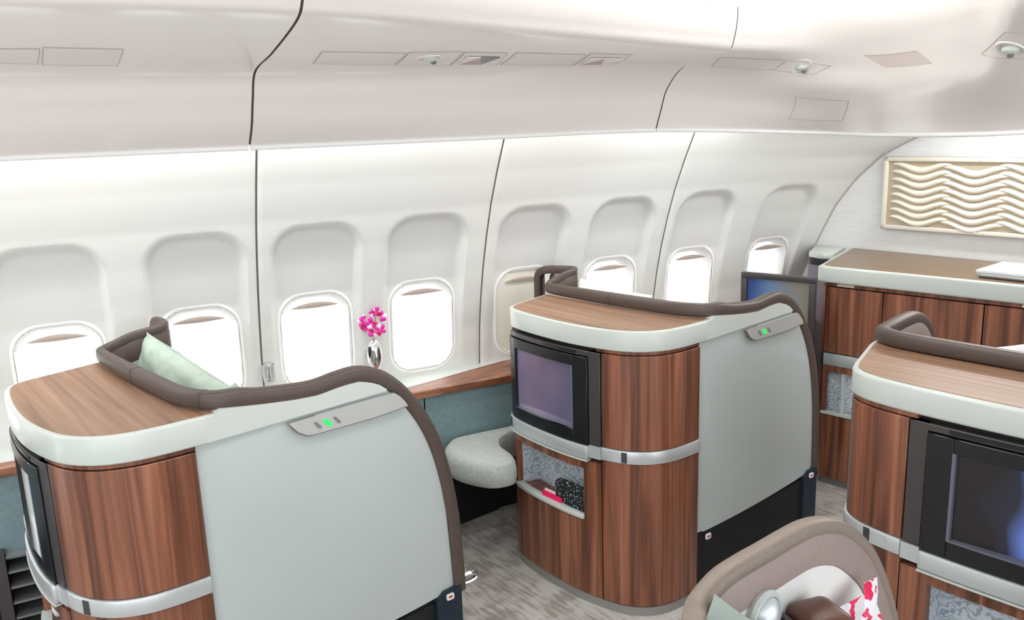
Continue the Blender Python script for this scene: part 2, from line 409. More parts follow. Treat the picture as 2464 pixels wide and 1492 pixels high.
# ------------------------------------------------------------------ overhead: bins, service strip, lit vault
ST = [[[-3.428, -1.976, 1.904], [-3.347, -1.993, 1.979], [-3.293, -2.004, 2.058], [-3.211, -2.021, 2.141], [-2.922, -2.081, 2.174], [-2.594, -2.15, 2.225], [-2.483, -2.173, 2.266], [-2.385, -2.194, 2.356], [-2.326, -2.206, 2.466]], [[-3.067, 0.094, 1.904], [-2.986, 0.077, 1.979], [-2.932, 0.066, 2.058], [-2.85, 0.049, 2.141], [-2.59, -0.005, 2.174], [-2.292, -0.068, 2.225], [-2.21, -0.085, 2.266], [-2.142, -0.099, 2.356], [-2.112, -0.105, 2.466]], [[-2.871, 1.177, 1.904], [-2.79, 1.16, 1.979], [-2.736, 1.149, 2.058], [-2.655, 1.132, 2.141], [-2.395, 1.077, 2.174], [-2.096, 1.015, 2.225], [-2.015, 0.998, 2.266], [-1.946, 0.984, 2.356], [-1.917, 0.978, 2.466]], [[-2.701, 1.99, 1.905], [-2.642, 1.978, 1.983], [-2.594, 1.968, 2.065], [-2.507, 1.95, 2.146], [-2.308, 1.908, 2.172], [-2.085, 1.862, 2.21], [-2.026, 1.849, 2.256], [-1.985, 1.841, 2.33], [-1.968, 1.837, 2.411]], [[-2.516, 2.871, 1.906], [-2.481, 2.864, 1.988], [-2.44, 2.855, 2.073], [-2.346, 2.836, 2.151], [-2.214, 2.808, 2.17], [-2.073, 2.779, 2.194], [-2.039, 2.771, 2.245], [-2.027, 2.769, 2.301], [-2.024, 2.768, 2.352]], [[-2.179, 3.473, 1.873], [-2.144, 3.401, 1.932], [-2.12, 3.333, 1.995], [-2.087, 3.235, 2.071], [-2.017, 3.197, 2.141], [-1.967, 3.158, 2.195], [-1.946, 3.135, 2.249], [-1.934, 3.119, 2.306], [-1.927, 3.112, 2.364]], [[-1.816, 3.451, 1.858], [-1.79, 3.397, 1.911], [-1.76, 3.334, 1.967], [-1.719, 3.254, 2.039], [-1.685, 3.204, 2.117], [-1.645, 3.146, 2.188], [-1.615, 3.105, 2.23], [-1.592, 3.072, 2.275], [-1.571, 3.049, 2.329]], [[-1.413, 3.257, 1.86], [-1.396, 3.21, 1.909], [-1.365, 3.136, 1.967], [-1.315, 3.027, 2.041], [-1.268, 2.938, 2.129], [-1.209, 2.833, 2.21], [-1.186, 2.788, 2.245], [-1.168, 2.752, 2.288], [-1.156, 2.725, 2.342]], [[-1.18, 3.242, 1.867], [-1.16, 3.175, 1.918], [-1.129, 3.079, 1.972], [-1.08, 2.927, 2.045], [-1.028, 2.765, 2.122], [-0.959, 2.577, 2.195], [-0.935, 2.512, 2.23], [-0.914, 2.455, 2.274], [-0.903, 2.417, 2.327]], [[-0.851, 3.498, 1.886], [-0.833, 3.399, 1.943], [-0.804, 3.252, 2.006], [-0.764, 3.056, 2.084], [-0.724, 2.86, 2.161], [-0.684, 2.664, 2.236], [-0.672, 2.594, 2.277], [-0.662, 2.535, 2.325], [-0.659, 2.495, 2.383]], [[1.449, 3.598, 1.886], [1.467, 3.499, 1.943], [1.496, 3.352, 2.006], [1.536, 3.156, 2.084], [1.576, 2.96, 2.161], [1.616, 2.764, 2.236], [1.628, 2.694, 2.277], [1.638, 2.635, 2.325], [1.641, 2.595, 2.383]]]
def crw(t, n_):
    i = min(int(t), n_-2); f = t-i; w = [(-f+2*f*f-f**3)/2, (2-5*f*f+3*f**3)/2, (f+4*f*f-3*f**3)/2, (-f*f+f**3)/2]; o = {}
    for k, q in zip((i-1, i, i+1, i+2), w):
        if k < 0: o[0] = o.get(0, 0)+2*q; o[1] = o.get(1, 0)-q
        elif k >= n_: o[n_-1] = o.get(n_-1, 0)+2*q; o[n_-2] = o.get(n_-2, 0)-q
        else: o[k] = o.get(k, 0)+q
    return o
def S(s, t):
    r = Vector((0, 0, 0))
    for i, wi in crw(s, len(ST)).items():
        for j, wj in crw(t, 9).items(): r += Vector(ST[i][j])*(wi*wj)
    return r
def SN(s, t):
    e = .02; a = S(s+e, t)-S(s-e if s > e else 0, t); b = S(s, min(8, t+e))-S(s, t-e if t > e else 0)
    n = a.cross(b).normalized()
    return n if n.dot(Vector((0, 0, 1.95))-S(s, t)) > 0 else -n      # towards the cabin
ceil = struct(empty('ceiling', (-1.6, 1.5, 2.0)))
mods = [(0, 1.996), (2.004, 3.996), (4.004, 10)]
for k, (s0, s1) in enumerate(mods):
    n1 = int((s1-s0)*12); n2 = 64; rows = []
    for i in range(n1+1):
        s = s0+(s1-s0)*i/n1; row = []
        lip = S(s, 0); nb = (S(s, 0)-S(s, 1.5)); nb.z = 0; nb = nb.normalized()
        row += [lip+nb*.12+Vector((0, 0, .22)), lip+nb*.045+Vector((0, 0, .05)), lip+nb*.03+Vector((0, 0, .012)), lip+nb*.012+Vector((0, 0, -.003))]
        row += [S(s, 8*j/n2) for j in range(n2+1)]
        rows.append([p-Vector(ceil.location) for p in row])
    mesh('overhead_panel', *grid(rows), 'ceil', ceil, smooth=True, recalc=False)
for s0, s1 in mods:
    pts = [S(s0+(s1-s0)*i/60, 0)-Vector(ceil.location)+Vector((0, 0, -.002)) for i in range(61)]
    mesh('lip_bead', *tube(pts, .009, 10), 'reveal', ceil, smooth=True)
for s in (2.0, 4.0):
    rows = [[S(s-.03, t/8)-SN(s, t/8)*.012-Vector(ceil.location), S(s+.03, t/8)-SN(s, t/8)*.012-Vector(ceil.location)] for t in range(0, 65)]
    mesh('seam_strip', *grid(rows), 'seam', ceil)
vault = [(-2.02, 2.6), (-1.6, 2.62), (-.6, 2.66), (2.2, 2.66)]
mesh('vault_panel', *grid([[Vector((x, y, z))-Vector(ceil.location) for x, z in vault] for y in (-3, 0, 3, 6)]), 'wall', ceil, smooth=True)
mesh('bin_top', *grid([[S(s, 8)-Vector(ceil.location), S(s, 8)+Vector((-.05, 0, .3))-Vector(ceil.location), Vector((-3.9, S(s, 8).y, 2.7))-Vector(ceil.location)] for s in (0, 1, 2, 3, 4)]), 'wall', ceil)
def patch(q, off, mt, name, parent, grow=0.0, n=10, inner=None):
    (a, b, c, d) = [Vector(p) for p in q]; m = (a+b+c+d)/4
    a, b, c, d = [m+(p-m)*(1+grow) for p in (a, b, c, d)]
    rows = []
    for i in range(n+1):
        u = i/n; rows.append([])
        for j in range(n+1):
            v = j/n; st = (a*(1-u)+b*u)*(1-v)+(d*(1-u)+c*u)*v
            rows[-1].append(S(st.x, st.y)+SN(st.x, st.y)*off-Vector(ceil.location))
    return mesh(name, *grid(rows), mt, parent, smooth=True, recalc=False)
PL = {'a': [(1.265, 4.065), (1.387, 4.084), (1.375, 3.39), (1.252, 3.447)], 'b': [(1.394, 4.125), (1.576, 4.095), (1.571, 3.311), (1.385, 3.345)],
 'c': [(2.153, 4.096), (2.481, 4.122), (2.513, 3.359), (2.174, 3.462)], 'd': [(2.968, 4.297), (3.29, 4.305), (3.356, 3.25), (3.017, 3.401)],
 'e': [(4.046, 4.45), (4.749, 4.414), (4.715, 3.72), (4.173, 3.38)], 'f': [(5.015, 2.403), (5.632, 2.341), (5.498, .992), (4.893, .921)]}
def edge_lines(q, parent, sides=(0, 1, 2, 3), r=.0011, mt='joint'):
    for k in sides:
        a, b = Vector(q[k]), Vector(q[(k+1) % 4])
        pts = [a+(b-a)*i/8 for i in range(9)]
        mesh('panel_joint', *tube([S(p.x, p.y)+SN(p.x, p.y)*.001-Vector(ceil.location) for p in pts], r, 6), mt, parent)
for k, q in PL.items():
    p = patch(q, .0012, 'ceil2', 'service_panel', ceil)
    edge_lines(q, p)
for q, c in (([(2.49, 4.144), (2.721, 4.254), (2.777, 3.355), (2.526, 3.358)], (2.614, 3.92)), ([(4.779, 4.385), (5.35, 4.091), (5.169, 3.63), (4.711, 3.69)], (5.005, 3.952)), ([(7.738, 4.508), (8.69, 4.021), (8.599, 3.346), (7.299, 3.862)], (7.86, 3.946))):
    p = patch(q, .0012, 'ceil2', 'light_plate', ceil); edge_lines(q, p)
    P0 = S(*c); N = SN(*c); t = Vector((0, 1, 0)); t = (t-N*t.dot(N)).normalized(); b = N.cross(t)
    L0 = Vector(ceil.location)
    rr = [(.046, .001), (.044, .005), (.036, .004), (.030, -.006)]
    rows = [[P0+t*(r*math.cos(2*math.pi*k/24))+b*(r*math.sin(2*math.pi*k/24))+N*h-L0 for k in range(24)] for r, h in rr]
    mesh('lamp_ring', *grid(rows, True), 'ceil2', p, smooth=True)
    v, f = ellipsoid(P0+N*.0-L0, (.028, .028, .016)); mesh('lamp_ball', v, f, 'white', p, smooth=True)
    v, f = ellipsoid(P0+N*.016+t*.012-L0, (.010, .010, .006)); mesh('lamp_lens', v, f, 'seam', p, smooth=True)
for q in ([(2.734, 4.239), (2.932, 4.265), (3.004, 3.362), (2.787, 3.355)], [(3.30, 4.387), (3.498, 4.417), (3.572, 3.25), (3.375, 3.25)]):
    p = patch(q, .0012, 'ceil2', 'sign_plate', ceil); edge_lines(q, p, (0, 1, 3))
    a, b, c, d = [Vector(x) for x in q]; g = lambda u, v: (a*(1-u)+b*u)*(1-v)+(d*(1-u)+c*u)*v
    def tri(x, y, z, mt, nm):
        pts = []
        for w in (x, y, z):
            s = g(*w); pts.append(S(s.x, s.y)+SN(s.x, s.y)*.003-Vector(ceil.location))
        top = [p_+Vector((0, 0, -.002)) for p_ in pts]
        mesh(nm, pts+top, [(0, 1, 2), (3, 4, 5), (0, 1, 4, 3), (1, 2, 5, 4), (2, 0, 3, 5)], mt, p)
    tri((.45, .22), (.12, .85), (.62, .85), 'pink', 'painted_facet'); tri((.45, .22), (.9, .22), (.62, .85), 'grey' if q[0][0] < 3 else 'ceil', 'painted_facet')  # flat triangles; the shading of the recess is put into their colours
    tri((.12, .22), (.45, .22), (.12, .85), 'ceil', 'painted_facet')
q = [(5.753, 4.61), (6.411, 4.429), (6.623, 3.804), (6.056, 3.944)]
p = patch(q, .0012, 'speaker', 'speaker_plate', ceil); edge_lines(q, p, (0, 1))

# ------------------------------------------------------------------ seat pods
OUT_WING = [(-.88, .05), (-.88, 0), (-.865, -.07), (-.835, -.18), (-.81, -.27), (-.775, -.325), (-.69, -.352), (-.52, -.366), (-.36, -.364), (-.22, -.342), (-.12, -.308), (-.05, -.25), (-.012, -.175), (0, -.09), (0, .0), (0, .05)]
OUT_MID = [(-1.0, .05), (-1.0, -.05), (-.985, -.18), (-.95, -.28), (-.88, -.335), (-.76, -.362), (-.60, -.374), (-.44, -.378), (-.30, -.374), (-.19, -.357), (-.125, -.318), (-.09, -.25), (-.06, -.16), (-.03, -.07), (-.008, .0), (0, .05)]
AISLE = [(.06, 1.210), (.1, 1.208), (.2, 1.195), (.3, 1.184), (.38, 1.180), (.46, 1.190), (.53, 1.192), (.60, 1.168), (.66, 1.12), (.71, 1.06), (.76, .98), (.80, .888), (.828, .79), (.848, .688), (.862, .58), (.868, .46), (.873, .33), (.874, .30)]
AISLE3 = [(.05, 1.208), (.09, 1.213), (.14, 1.218), (.2, 1.222), (.26, 1.222), (.31, 1.205), (.36, 1.165), (.40, 1.10), (.45, .98), (.49, .84), (.52, .66), (.535, .45), (.54, .30)]
AISLE4 = [(.06, 1.185), (.11, 1.207), (.17, 1.212), (.23, 1.212), (.30, 1.213), (.36, 1.211), (.42, 1.198), (.48, 1.172), (.535, 1.132), (.59, 1.08), (.64, 1.01), (.69, .92), (.725, .83), (.75, .70), (.76, .5), (.765, .30)]

class Curve:
    def __init__(s, pts):
        P = cr([(x, y, 0) for x, y in pts], 8); s.p = P; s.n = []
        for i in range(len(P)):
            t = (P[min(i+1, len(P)-1)]-P[max(i-1, 0)]).normalized(); s.n.append(Vector((t.y, -t.x, 0)))   # outward
        s.L = [0]
        for a, b in zip(P, P[1:]): s.L.append(s.L[-1]+(b-a).length)
    def at(s, l):
        l = max(0, min(s.L[-1], l)); i = 0
        while i < len(s.L)-2 and s.L[i+1] < l: i += 1
        f = (l-s.L[i])/(s.L[i+1]-s.L[i]); return s.p[i].lerp(s.p[i+1], f), s.n[i].lerp(s.n[i+1], f).normalized()
    def sx(s, x):     # arc length at which the rear bow passes x
        for i in range(len(s.p)-1):
            if s.p[i].y < -.2 or s.p[i].x > -.3:
                if s.p[i].x <= x <= s.p[i+1].x: return s.L[i]+(x-s.p[i].x)/(s.p[i+1].x-s.p[i].x)*(s.L[i+1]-s.L[i])
        return 0
def make_pod(kind, origin, m, label, seamx=-.215, screen='screen_purple', outline=OUT_WING, aisle=AISLE, wing=True, wf_=0.0, we_=0.0, group='first class seat pods'):
    pod = tag(empty('seat_pod', origin), label, 'seat pod', group)
    C = Curve(outline); X0 = outline[0][0]; LW = C.L[-1]
    def add(name, vf, mt, parent=pod, **k):
        vs, fs = vf; vs = [(v[0]*m, v[1], v[2]) for v in vs]
        if m < 0: fs = [tuple(reversed(f)) for f in fs]
        return mesh(name, vs, fs, mt, parent, **k)
    def slab(s0, s1, z0, z1, o0, o1, n=None):
        n = n or max(2, int(abs(s1-s0)/.02)); rows = []
        for i in range(n+1):
            p, q = C.at(s0+(s1-s0)*i/n)
            rows.append([(p.x+q.x*o, p.y+q.y*o, z) for o, z in ((o0, z0), (o1, z0), (o1, z1), (o0, z1))])
        v, f = grid(rows, True); f += [(3, 2, 1, 0), tuple(4*n+k for k in range(4))]; return v, f
    full = [(p.x, p.y) for p in C.p]
    def inset(d, yb): return [(p.x-q.x*d, max(-9, p.y-q.y*d)) for p, q in zip(C.p, C.n) if p.y < yb]+[(0-d, yb), (X0+d, yb)]
    sS = C.sx(seamx); sE = LW-.101; sL = .05
    wid = -seamx
    def join(*L):
        V, F = [], []
        for v, f in L: k = len(V); V += list(v); F += [tuple(i+k for i in q) for q in f]
        return V, F
    # carcass, rim and top
    xl = -.775 if outline is OUT_WING else -.93
    n0, n1 = C.sx(xl+.03), C.sx(seamx-.085); nz0, nz1 = .380, .592
    deep = []
    for l in sorted([i*LW/90 for i in range(91)]+[n0-.003, n0+.001, n1-.001, n1+.003]):
        p, q = C.at(l)
        if p.y < .04: deep.append((p-q*(.118 if n0 < l < n1 else .034)))
    deep = [(p.x, p.y) for p in deep]+[(-.034, .04), (X0+.034, .04)]
    add('console_carcass', join(prism(inset(.034, .04), .03, nz0-.004), prism(deep, nz0-.004, nz1+.004), prism(inset(.034, .04), nz1+.004, 1.10)), 'gap')
    fore = aisle is AISLE4
    add('plinth', slab(.02, LW-.02, 0, .038, -.03, -.008), 'plinth')
    add('console_rim', prism(([(p.x, p.y) for p in C.p if p.y < -.03]+[(0, -.03), (X0, -.03)]) if fore else [(p.x, p.y) for p in C.p]+[(0, .11), (-.045, .11), (-.09, .075), (-.16, .05)], 1.10, 1.18), 'white', bevel=.010, seg=3)
    add('console_top', prism(inset(.017, -.045) if fore else inset(.017, .035)[:-2]+[(-.017, .085), (-.05, .10), (-.10, .075), (-.16, .048), (X0+.017, .045)], 1.175, 1.1815), 'woodtop')
    add('fascia_strip', slab(sS-.02, sE+.05, 1.087, 1.101, -.03, -.010), 'wood')
    # aisle-side doors above and below the metal band
    add('upper_door', slab(sS+.003, sE+.05, .705, 1.083, -.03, -.004), 'wood', bevel=.002, seg=1)
    add('lower_door', slab(sS+.003, sE+.05, .042, .650, -.03, -.004), 'wood', bevel=.002, seg=1)
    add('metal_band', slab(sS+.002, sE+.05, .652, .703, -.03, .002), 'metal', bevel=.003)
    a = C.sx(seamx+.085) if seamx > -.3 else C.sx(seamx+.10)
    add('latch', slab(a, a+.022, .656, .699, -.01, .0035), 'frame'); add('latch_plate', slab(a-.055, a-.004, .658, .697, -.01, .003), 'metal')
    # monitor unit
    sA = C.sx(xl); sB = C.sx(seamx-.055)
    add('monitor_housing', join(slab(sB, sS-.002, .705, 1.083, -.03, -.003), slab(sA, sS-.002, 1.062, 1.083, -.03, -.003)), 'frame', bevel=.0015, seg=1)
    add('vent_slot', slab(C.sx(seamx-.30), C.sx(seamx-.115), 1.067, 1.079, -.01, -.001), 'black')
    mon = add('monitor', join(slab(sA-.03, C.sx(xl+.055), .697, 1.058, -.03, .003), slab(C.sx(seamx-.13), sB-.002, .697, 1.058, -.03, .003),
              slab(C.sx(xl+.055), C.sx(seamx-.13), 1.015, 1.058, -.03, .003), slab(C.sx(xl+.055), C.sx(seamx-.13), .697, .752, -.03, .003)), 'black', bevel=.002, seg=1)
    s0, s1 = C.sx(xl+.055), C.sx(seamx-.13)
    p0, q0 = C.at(s0); p1, q1 = C.at(s1); A = p0-q0*.010; B = p1-q1*.010
    rows = [[(A.x+(B.x-A.x)*i/6, A.y+(B.y-A.y)*i/6, z) for i in range(7)] for z in (.750, 1.018)]
    add('screen', grid(rows), screen, mon)
    add('screen_sill', slab(s0, s1, .750, .756, -.024, .004), 'chrome' if wing else 'edge', mon)
    add('screen_edge', slab(s1-.008, s1+.001, .752, 1.016, -.02, .004), 'edge', mon)
    tr = add('monitor_band', slab(sA-.035, sB-.002, .640, .695, -.03, .010), 'metal', bevel=.004)
    add('band_end', slab(sB, sS, .648, .70, -.03, .0), 'metal')
    add('band_lip', slab(sA-.03, sB-.002, .632, .637, -.02, .013), 'white', tr)
    add('latch', slab(sA+.012, sA+.026, .648, .69, 0, .012), 'black', tr)
    # lower cupboard with open literature niche
    add('niche_surround', join(slab(C.sx(xl)-.03, n0, .042, .628, -.03, -.004), slab(n1, sS-.002, .042, .628, -.03, -.004), slab(n0, n1, nz1, .628, -.03, -.004), slab(n0, n1, .042, nz0, -.03, -.004)), 'wood')
    add('niche_lip', slab(n0-.01, n1, nz0-.008, nz0+.010, -.03, .004), 'white', bevel=.003)
    add('niche_lining', join(slab(n0+.001, n1-.001, nz0-.002, nz1+.002, -.116, -.113), slab(n1-.003, n1-.0005, nz0, nz1, -.113, -.03, 2)), 'leaf')
    add('niche_floor', slab(n0+.001, n1-.001, nz0-.003, nz0+.001, -.115, -.028), 'wood')
    add('niche_side', slab(n0+.0005, n0+.003, nz0, nz1, -.113, -.03, 2), 'leaf')
    # side wall behind console corner on the far side
    add('side_cheek', slab(.0, C.sx(xl)-.032, .042, 1.083, -.03, -.004), 'wood')
    # ---- headrail
    if wing:
        S_ = [(-1.10, .2+wf_+we_, .70), (-1.10, .2+wf_+we_, 1.0), (-1.10, .2+wf_+we_, 1.17), (-1.09, .2+wf_+we_, 1.228), (-1.05, .2+wf_+we_*.85, 1.252), (-.97, .2+wf_+we_*.4, 1.257), (-.915, .192+wf_, 1.257), (-.885, .16+wf_, 1.255), (-.885, .10, 1.245), (-.893, .045, 1.226), (-.878, -.004, 1.214), (-.83, -.024, 1.21)]
        Sn = [(0, -1, 0)]*6+[(-.2, -1, 0), (-.8, -.5, 0), (-1, .1, 0), (-1, 0, 0), (-.7, -.7, 0), (0, -1, 0)]
    else:
        S_ = [(X0+.03, .08, 1.20), (X0+.05, .0, 1.21)]; Sn = [(-1, 0, 0), (-.3, -1, 0)]
    back = [(-.6, -.018, 1.21), (-.35, .002, 1.21), (-.17, .02, 1.21), (-.085, .048, 1.21), (-.04, .085 if aisle is AISLE else .07, 1.209)]
    bn = [(0, -1, 0), (.05, -1, 0), (.25, -1, 0), (.6, -.8, 0), (.95, -.3, 0)]
    if aisle is not AISLE: back = [(-.75, -.01, 1.21), (-.5, -.01, 1.21), (-.2, -.012, 1.21), (-.085, .0, 1.21), (-.04, .03, 1.209)]
    if aisle is AISLE4: back = [(-.75, -.10, 1.205), (-.5, -.07, 1.205), (-.27, -.066, 1.205), (-.15, -.055, 1.20), (-.085, -.025, 1.192), (-.048, .022, 1.187)]; bn = [(0, -1, 0), (0, -1, 0), (.1, -1, 0), (.45, -.9, 0), (.85, -.5, 0), (1, -.1, 0)]
    ais = [(-.026, y+(.04 if (y < .12 and aisle is AISLE) else 0), z) for y, z in aisle]
    if aisle is AISLE: ais = ais[1:]
    P = S_+back+ais; N = Sn+bn+[(1, 0, 0)]*len(ais)
    Pp = cr(P, 6); Np = cr(N, 6)
    wv = []; hv = []
    nS = len(S_)*6
    for i in range(len(Pp)):
        k = sst((i-nS+18)/24.) if wing else 1
        wv.append((.026+.022*k) if aisle is not AISLE4 else .038); hv.append((.040+.014*k) if aisle is not AISLE4 else .032)
    rail = add('headrail', sweep(Pp, Np, wv, hv, 18, .62), 'leather' if aisle is not AISLE4 else 'leatherlit', smooth=True)
    # joints in the rail covering
    for idx in ([nS+3, nS+20] if wing else [8, 16]):
        q = Pp[idx]; t = (Pp[idx+1]-Pp[idx-1]).normalized()
        add('rail_joint', sweep([q-t*.0012, q+t*.0012], [Np[idx]]*2, wv[idx]+.0015, hv[idx]+.0015, 18, .62), 'frame', rail)
    # padded band on the inside of the rail
    rows = []
    for i in range(4, len(Pp)-1):
        p = Pp[i]; t = (Pp[i+1]-Pp[i-1]).normalized(); Nn = Np[i].normalized(); B = t.cross(Nn).normalized()
        if B.z > 0 or (abs(B.z) < .2 and B.y > 0 and p.x > -.5): B = -B
        if p.x < -1.06 : B = Vector((1, 0, 0))
        q = p-Nn*(wv[i]/2-.010); D = .085 if aisle is AISLE else (.074 if aisle is AISLE4 else .058)
        rows.append([q+B*.0, q-Nn*.010+B*.012, q-Nn*.012+B*(D-.006), q-Nn*.004+B*D, q+Nn*.004+B*D])
    add('rail_padding', grid(rows), 'leatherin' if aisle is not AISLE else 'leather', smooth=True)
    # ---- shell: aisle panel, cap, plate, base
    T = [(y, z) for y, z in aisle]; yend = T[-1][0]-.026
    def ztop(y):
        best = lerp(T, y)-.024
        if y > .45*yend/.85:       # offset the curve inward where it falls away
            for (a0, b0), (a1, b1) in zip(T, T[1:]):
                for f in (0, .25, .5, .75):
                    yy, zz = a0+(a1-a0)*f, b0+(b1-b0)*f; dy = a1-a0; dz = b1-b0; L = math.hypot(dy, dz)
                    iy, iz = yy+dz/L*.024, zz-dy/L*.024
                    if abs(iy-y) < .03: best = min(best, iz+(y-iy)*(dz/dy if abs(dy) > 1e-4 else -8))
        return best
    K = yend/.848
    def zgro(y): return 1.106+.02*y/.62
    def sheet(ylist, fb, ft, x0, x1, bul=0, nz=14):
        rows = []; yl = ylist
        for x, bl in ((x0, bul), (x1, 0)):
            for y in yl:
                b, t = fb(y), max(fb(y)+.001, ft(y)); rows.append([])
                for k in range(nz+1):
                    z = b+(t-b)*k/nz; ty = (y-yl[0])/(yl[-1]-yl[0])
                    rows[-1].append((x+bl*(math.sin(math.pi*min(1, max(0, ty)))**.4)*(math.sin(math.pi*(.08+.88*k/nz))**.4), y, z))
        n = len(yl); m_ = nz+1; vs = [p for r in rows for p in r]; fs = []
        for sgn in (0, 1):
            for i in range(n-1):
                for k in range(nz):
                    a_ = (sgn*n+i)*m_+k; q = (a_, a_+m_, a_+m_+1, a_+1); fs.append(q if not sgn else tuple(reversed(q)))
        for i in range(n-1):
            for k in (0, nz): fs.append((i*m_+k, (i+1)*m_+k, (n+i+1)*m_+k, (n+i)*m_+k))
        for k in range(nz):
            for i in (0, n-1): fs.append((i*m_+k, i*m_+k+1, (n+i)*m_+k+1, (n+i)*m_+k))
        return vs, fs
    zb = lambda y: .285+.035*max(0, y/(yend))**2
    ys = [.003+(yend-.003)*(i/40)**.8 for i in range(41)]
    ygs = [y for y in ys]
    ycross = next((y for y in ys if ztop(y) < zgro(y)+.004), yend)
    if aisle is AISLE:
        add('aisle_panel', sheet(ys, zb, lambda y: min(zgro(y)-.006, ztop(y)+.006), -.016, -.038, .017), 'shell', smooth=True)
        yc = [.035+(ycross-.035)*i/24 for i in range(25)]
        add('aisle_cap', sheet(yc, lambda y: zgro(y)-.004, lambda y: (ztop(y)+.006) if y > .08 else 1.178, .0006, -.038, 0, 4), 'white', smooth=False)
    else:
        add('aisle_panel', sheet([y for y in ys if y > .045], zb, lambda y: min(ztop(y)+.008, 1.172 if y < .07 else 9), 0, -.034, .0), 'inner' , smooth=True)
    add('inner_shell', sheet([y for y in ys if y > .04], zb, lambda y: min(ztop(y)+.004, 1.172 if y < .085 else 9), -.036, -.044), 'inner', smooth=True)
    k = K
    add('base_panel', boxes([((-.045, .0, 0), (-.012, yend+.01, .29))]), 'dark')
    add('base_front', sheet([yend-.085, yend-.05, yend, yend+.022], lambda y: 0, lambda y: .305 if y < yend-.06 else .33, .002, -.05, 0, 2), 'navy')
    for yy, zz in ((.057, .266), (yend-.03, .305)):
        pc = add('placard', prism([(yy+x*.9, zz+z*.8) for x, z in rrect(.017, .014, .006, 3)], 0, .006), 'whitecloth')
        me = pc.data
        for v in me.vertices: y_, z_, x_ = v.co.x*m, v.co.y, v.co.z; v.co = (m*(x_+.002), y_, z_)
        r_ = add('placard_mark', boxes([((.008, yy-.008, zz-.003), (.0088, yy+.007, zz+.005))]), 'red', pc)
    if aisle is AISLE:
        def poly_x(pts, x0, x1, mt, name, parent, **kk):
            n = len(pts); v = [(x0, y, z) for y, z in pts]+[(x1, y, z) for y, z in pts]
            f = [tuple(range(n)), tuple(range(2*n-1, n-1, -1))]+[(i, n+i, n+(i+1) % n, (i+1) % n) for i in range(n)]
            return add(name, (v, f), mt, parent, **kk)
        pts = [(.272, 1.1015), (.30, 1.068), (.325, 1.052), (.345, 1.047), (.40, 1.0475), (.56, 1.0485), (.688, 1.058), (.676, 1.078), (.660, 1.096), (.640, 1.112), (.45, 1.108)]
        poly_x([(y-.003*(1 if y < .4 else -1), z-(.003 if z < 1.08 else 0)) for y, z in pts], .002, .0105, 'seam', 'plate_gap', pod)
        pl = poly_x(pts, .0, .013, 'plate', 'seat_number_plate', pod)
        for yc_, mt in ((.364, 'grey'), (.397, 'green'), (.430, 'grey')):
            c = [(yc_+x-z*.75, 1.0745+z) for x, z in rrect(.006 if mt == 'grey' else .008, .0125, .0058, 4)]
            poly_x(c, .010, .0145, mt, 'indicator_lamp', pl)
    # ---- far-side wing wall and inner back
    if wing:
        rows = []
        for i in range(0, nS+30, 2):
            p, q = Pp[i], Np[i].normalized()
            if p.x < -1.05: continue
            rows.append([(p.x+q.x*o, p.y+q.y*o, z) for o, z in ((.009, .45), (.009, p.z-.018), (-.009, p.z-.018), (-.009, .45))])
        add('wing_wall', grid(rows, True), 'inner', smooth=True)
        v, f = ellipsoid((-.95, .235+wf_, 1.115), (.02, .016, .030)); add('wing_lamp', (v, f), 'metal', smooth=True)
    # seat inside the shell
    add('seat_back', prism([(x-.0, y) for x, y in [(X0+.07, .03), (-.07, .05), (-.09, .19), (X0+.1, .19)]], .40, .96 if wing else .8), 'seat', bevel=.03, seg=3)
    add('seat_cushion', box((X0+.1, .17, .30), (-.09, .66, .45)), 'seat', bevel=.04, seg=3)
    add('seat_base', box((X0+.15, .1, 0), (-.13, .56, .30)), 'dark')
    return pod
pod1 = make_pod('wing', (-2.295, .70, 0), 1, 'nearest seat pod at lower left with pale green pillow behind its headrail', screen='screen_grey', wf_=.03)
pod2 = make_pod('wing', (-2.0, 2.55, 0), 1, 'seat pod in the middle of the picture, dotted pouch in its open niche', we_=-.08)
pod3 = make_pod('mid', (-1.41, 2.70, 0), -1, 'centre seat pod cut by right edge, wooden door left of its large dark screen', seamx=-.333, screen='screen_blue', outline=OUT_MID, aisle=AISLE3, wing=False)
pod4 = make_pod('mid', (-.80, .93, 0), -1, 'foreground seat pod at bottom edge, only its curved brown headrail and white shell in view', seamx=-.333, screen='screen_blue', outline=OUT_MID, aisle=AISLE4, wing=False)

# ------------------------------------------------------------------ counter at the bulkhead
ct = tag(empty('bulkhead_counter', (-1.6, 4.2, 0)), 'long walnut counter with white edge along the front bulkhead under the wave relief', 'counter')
def cadd(name, vf, mt, parent=None, **k):
    vs, fs = vf; par = parent or ct
    return mesh(name, [(v[0]+1.6, v[1]-4.2, v[2]) for v in vs], fs, mt, par, **k)
def yf(x): return 3.93+.085*(x+2.31) if x < -.9 else 4.05
top = [(-2.53, YB-.005), (-2.345, 3.96), (-2.34, 3.925), (-2.31, 3.905), (-1.85, yf(-1.85)-.02), (-1.4, yf(-1.4)-.02), (-.3, 4.04), (.6, 4.04), (.6, YB-.005)]
cadd('counter_rim', prism(top, 1.105, 1.19), 'white', bevel=.012, seg=3)
cadd('counter_top', prism([(-2.49, YB-.008), (-2.325, 3.965), (-2.31, 3.935), (-2.28, 3.922), (-1.85, yf(-1.85)), (-1.4, yf(-1.4)), (-.3, 4.06), (.59, 4.06), (.59, YB-.008)], 1.186, 1.1915), 'woodcounter')
cadd('counter_carcass', prism([(-2.44, YB-.01), (-2.28, 3.97), (-1.4, yf(-1.4)+.05), (-.3, 4.1), (.55, 4.1), (.55, YB-.01)], .03, 1.10), 'gap')
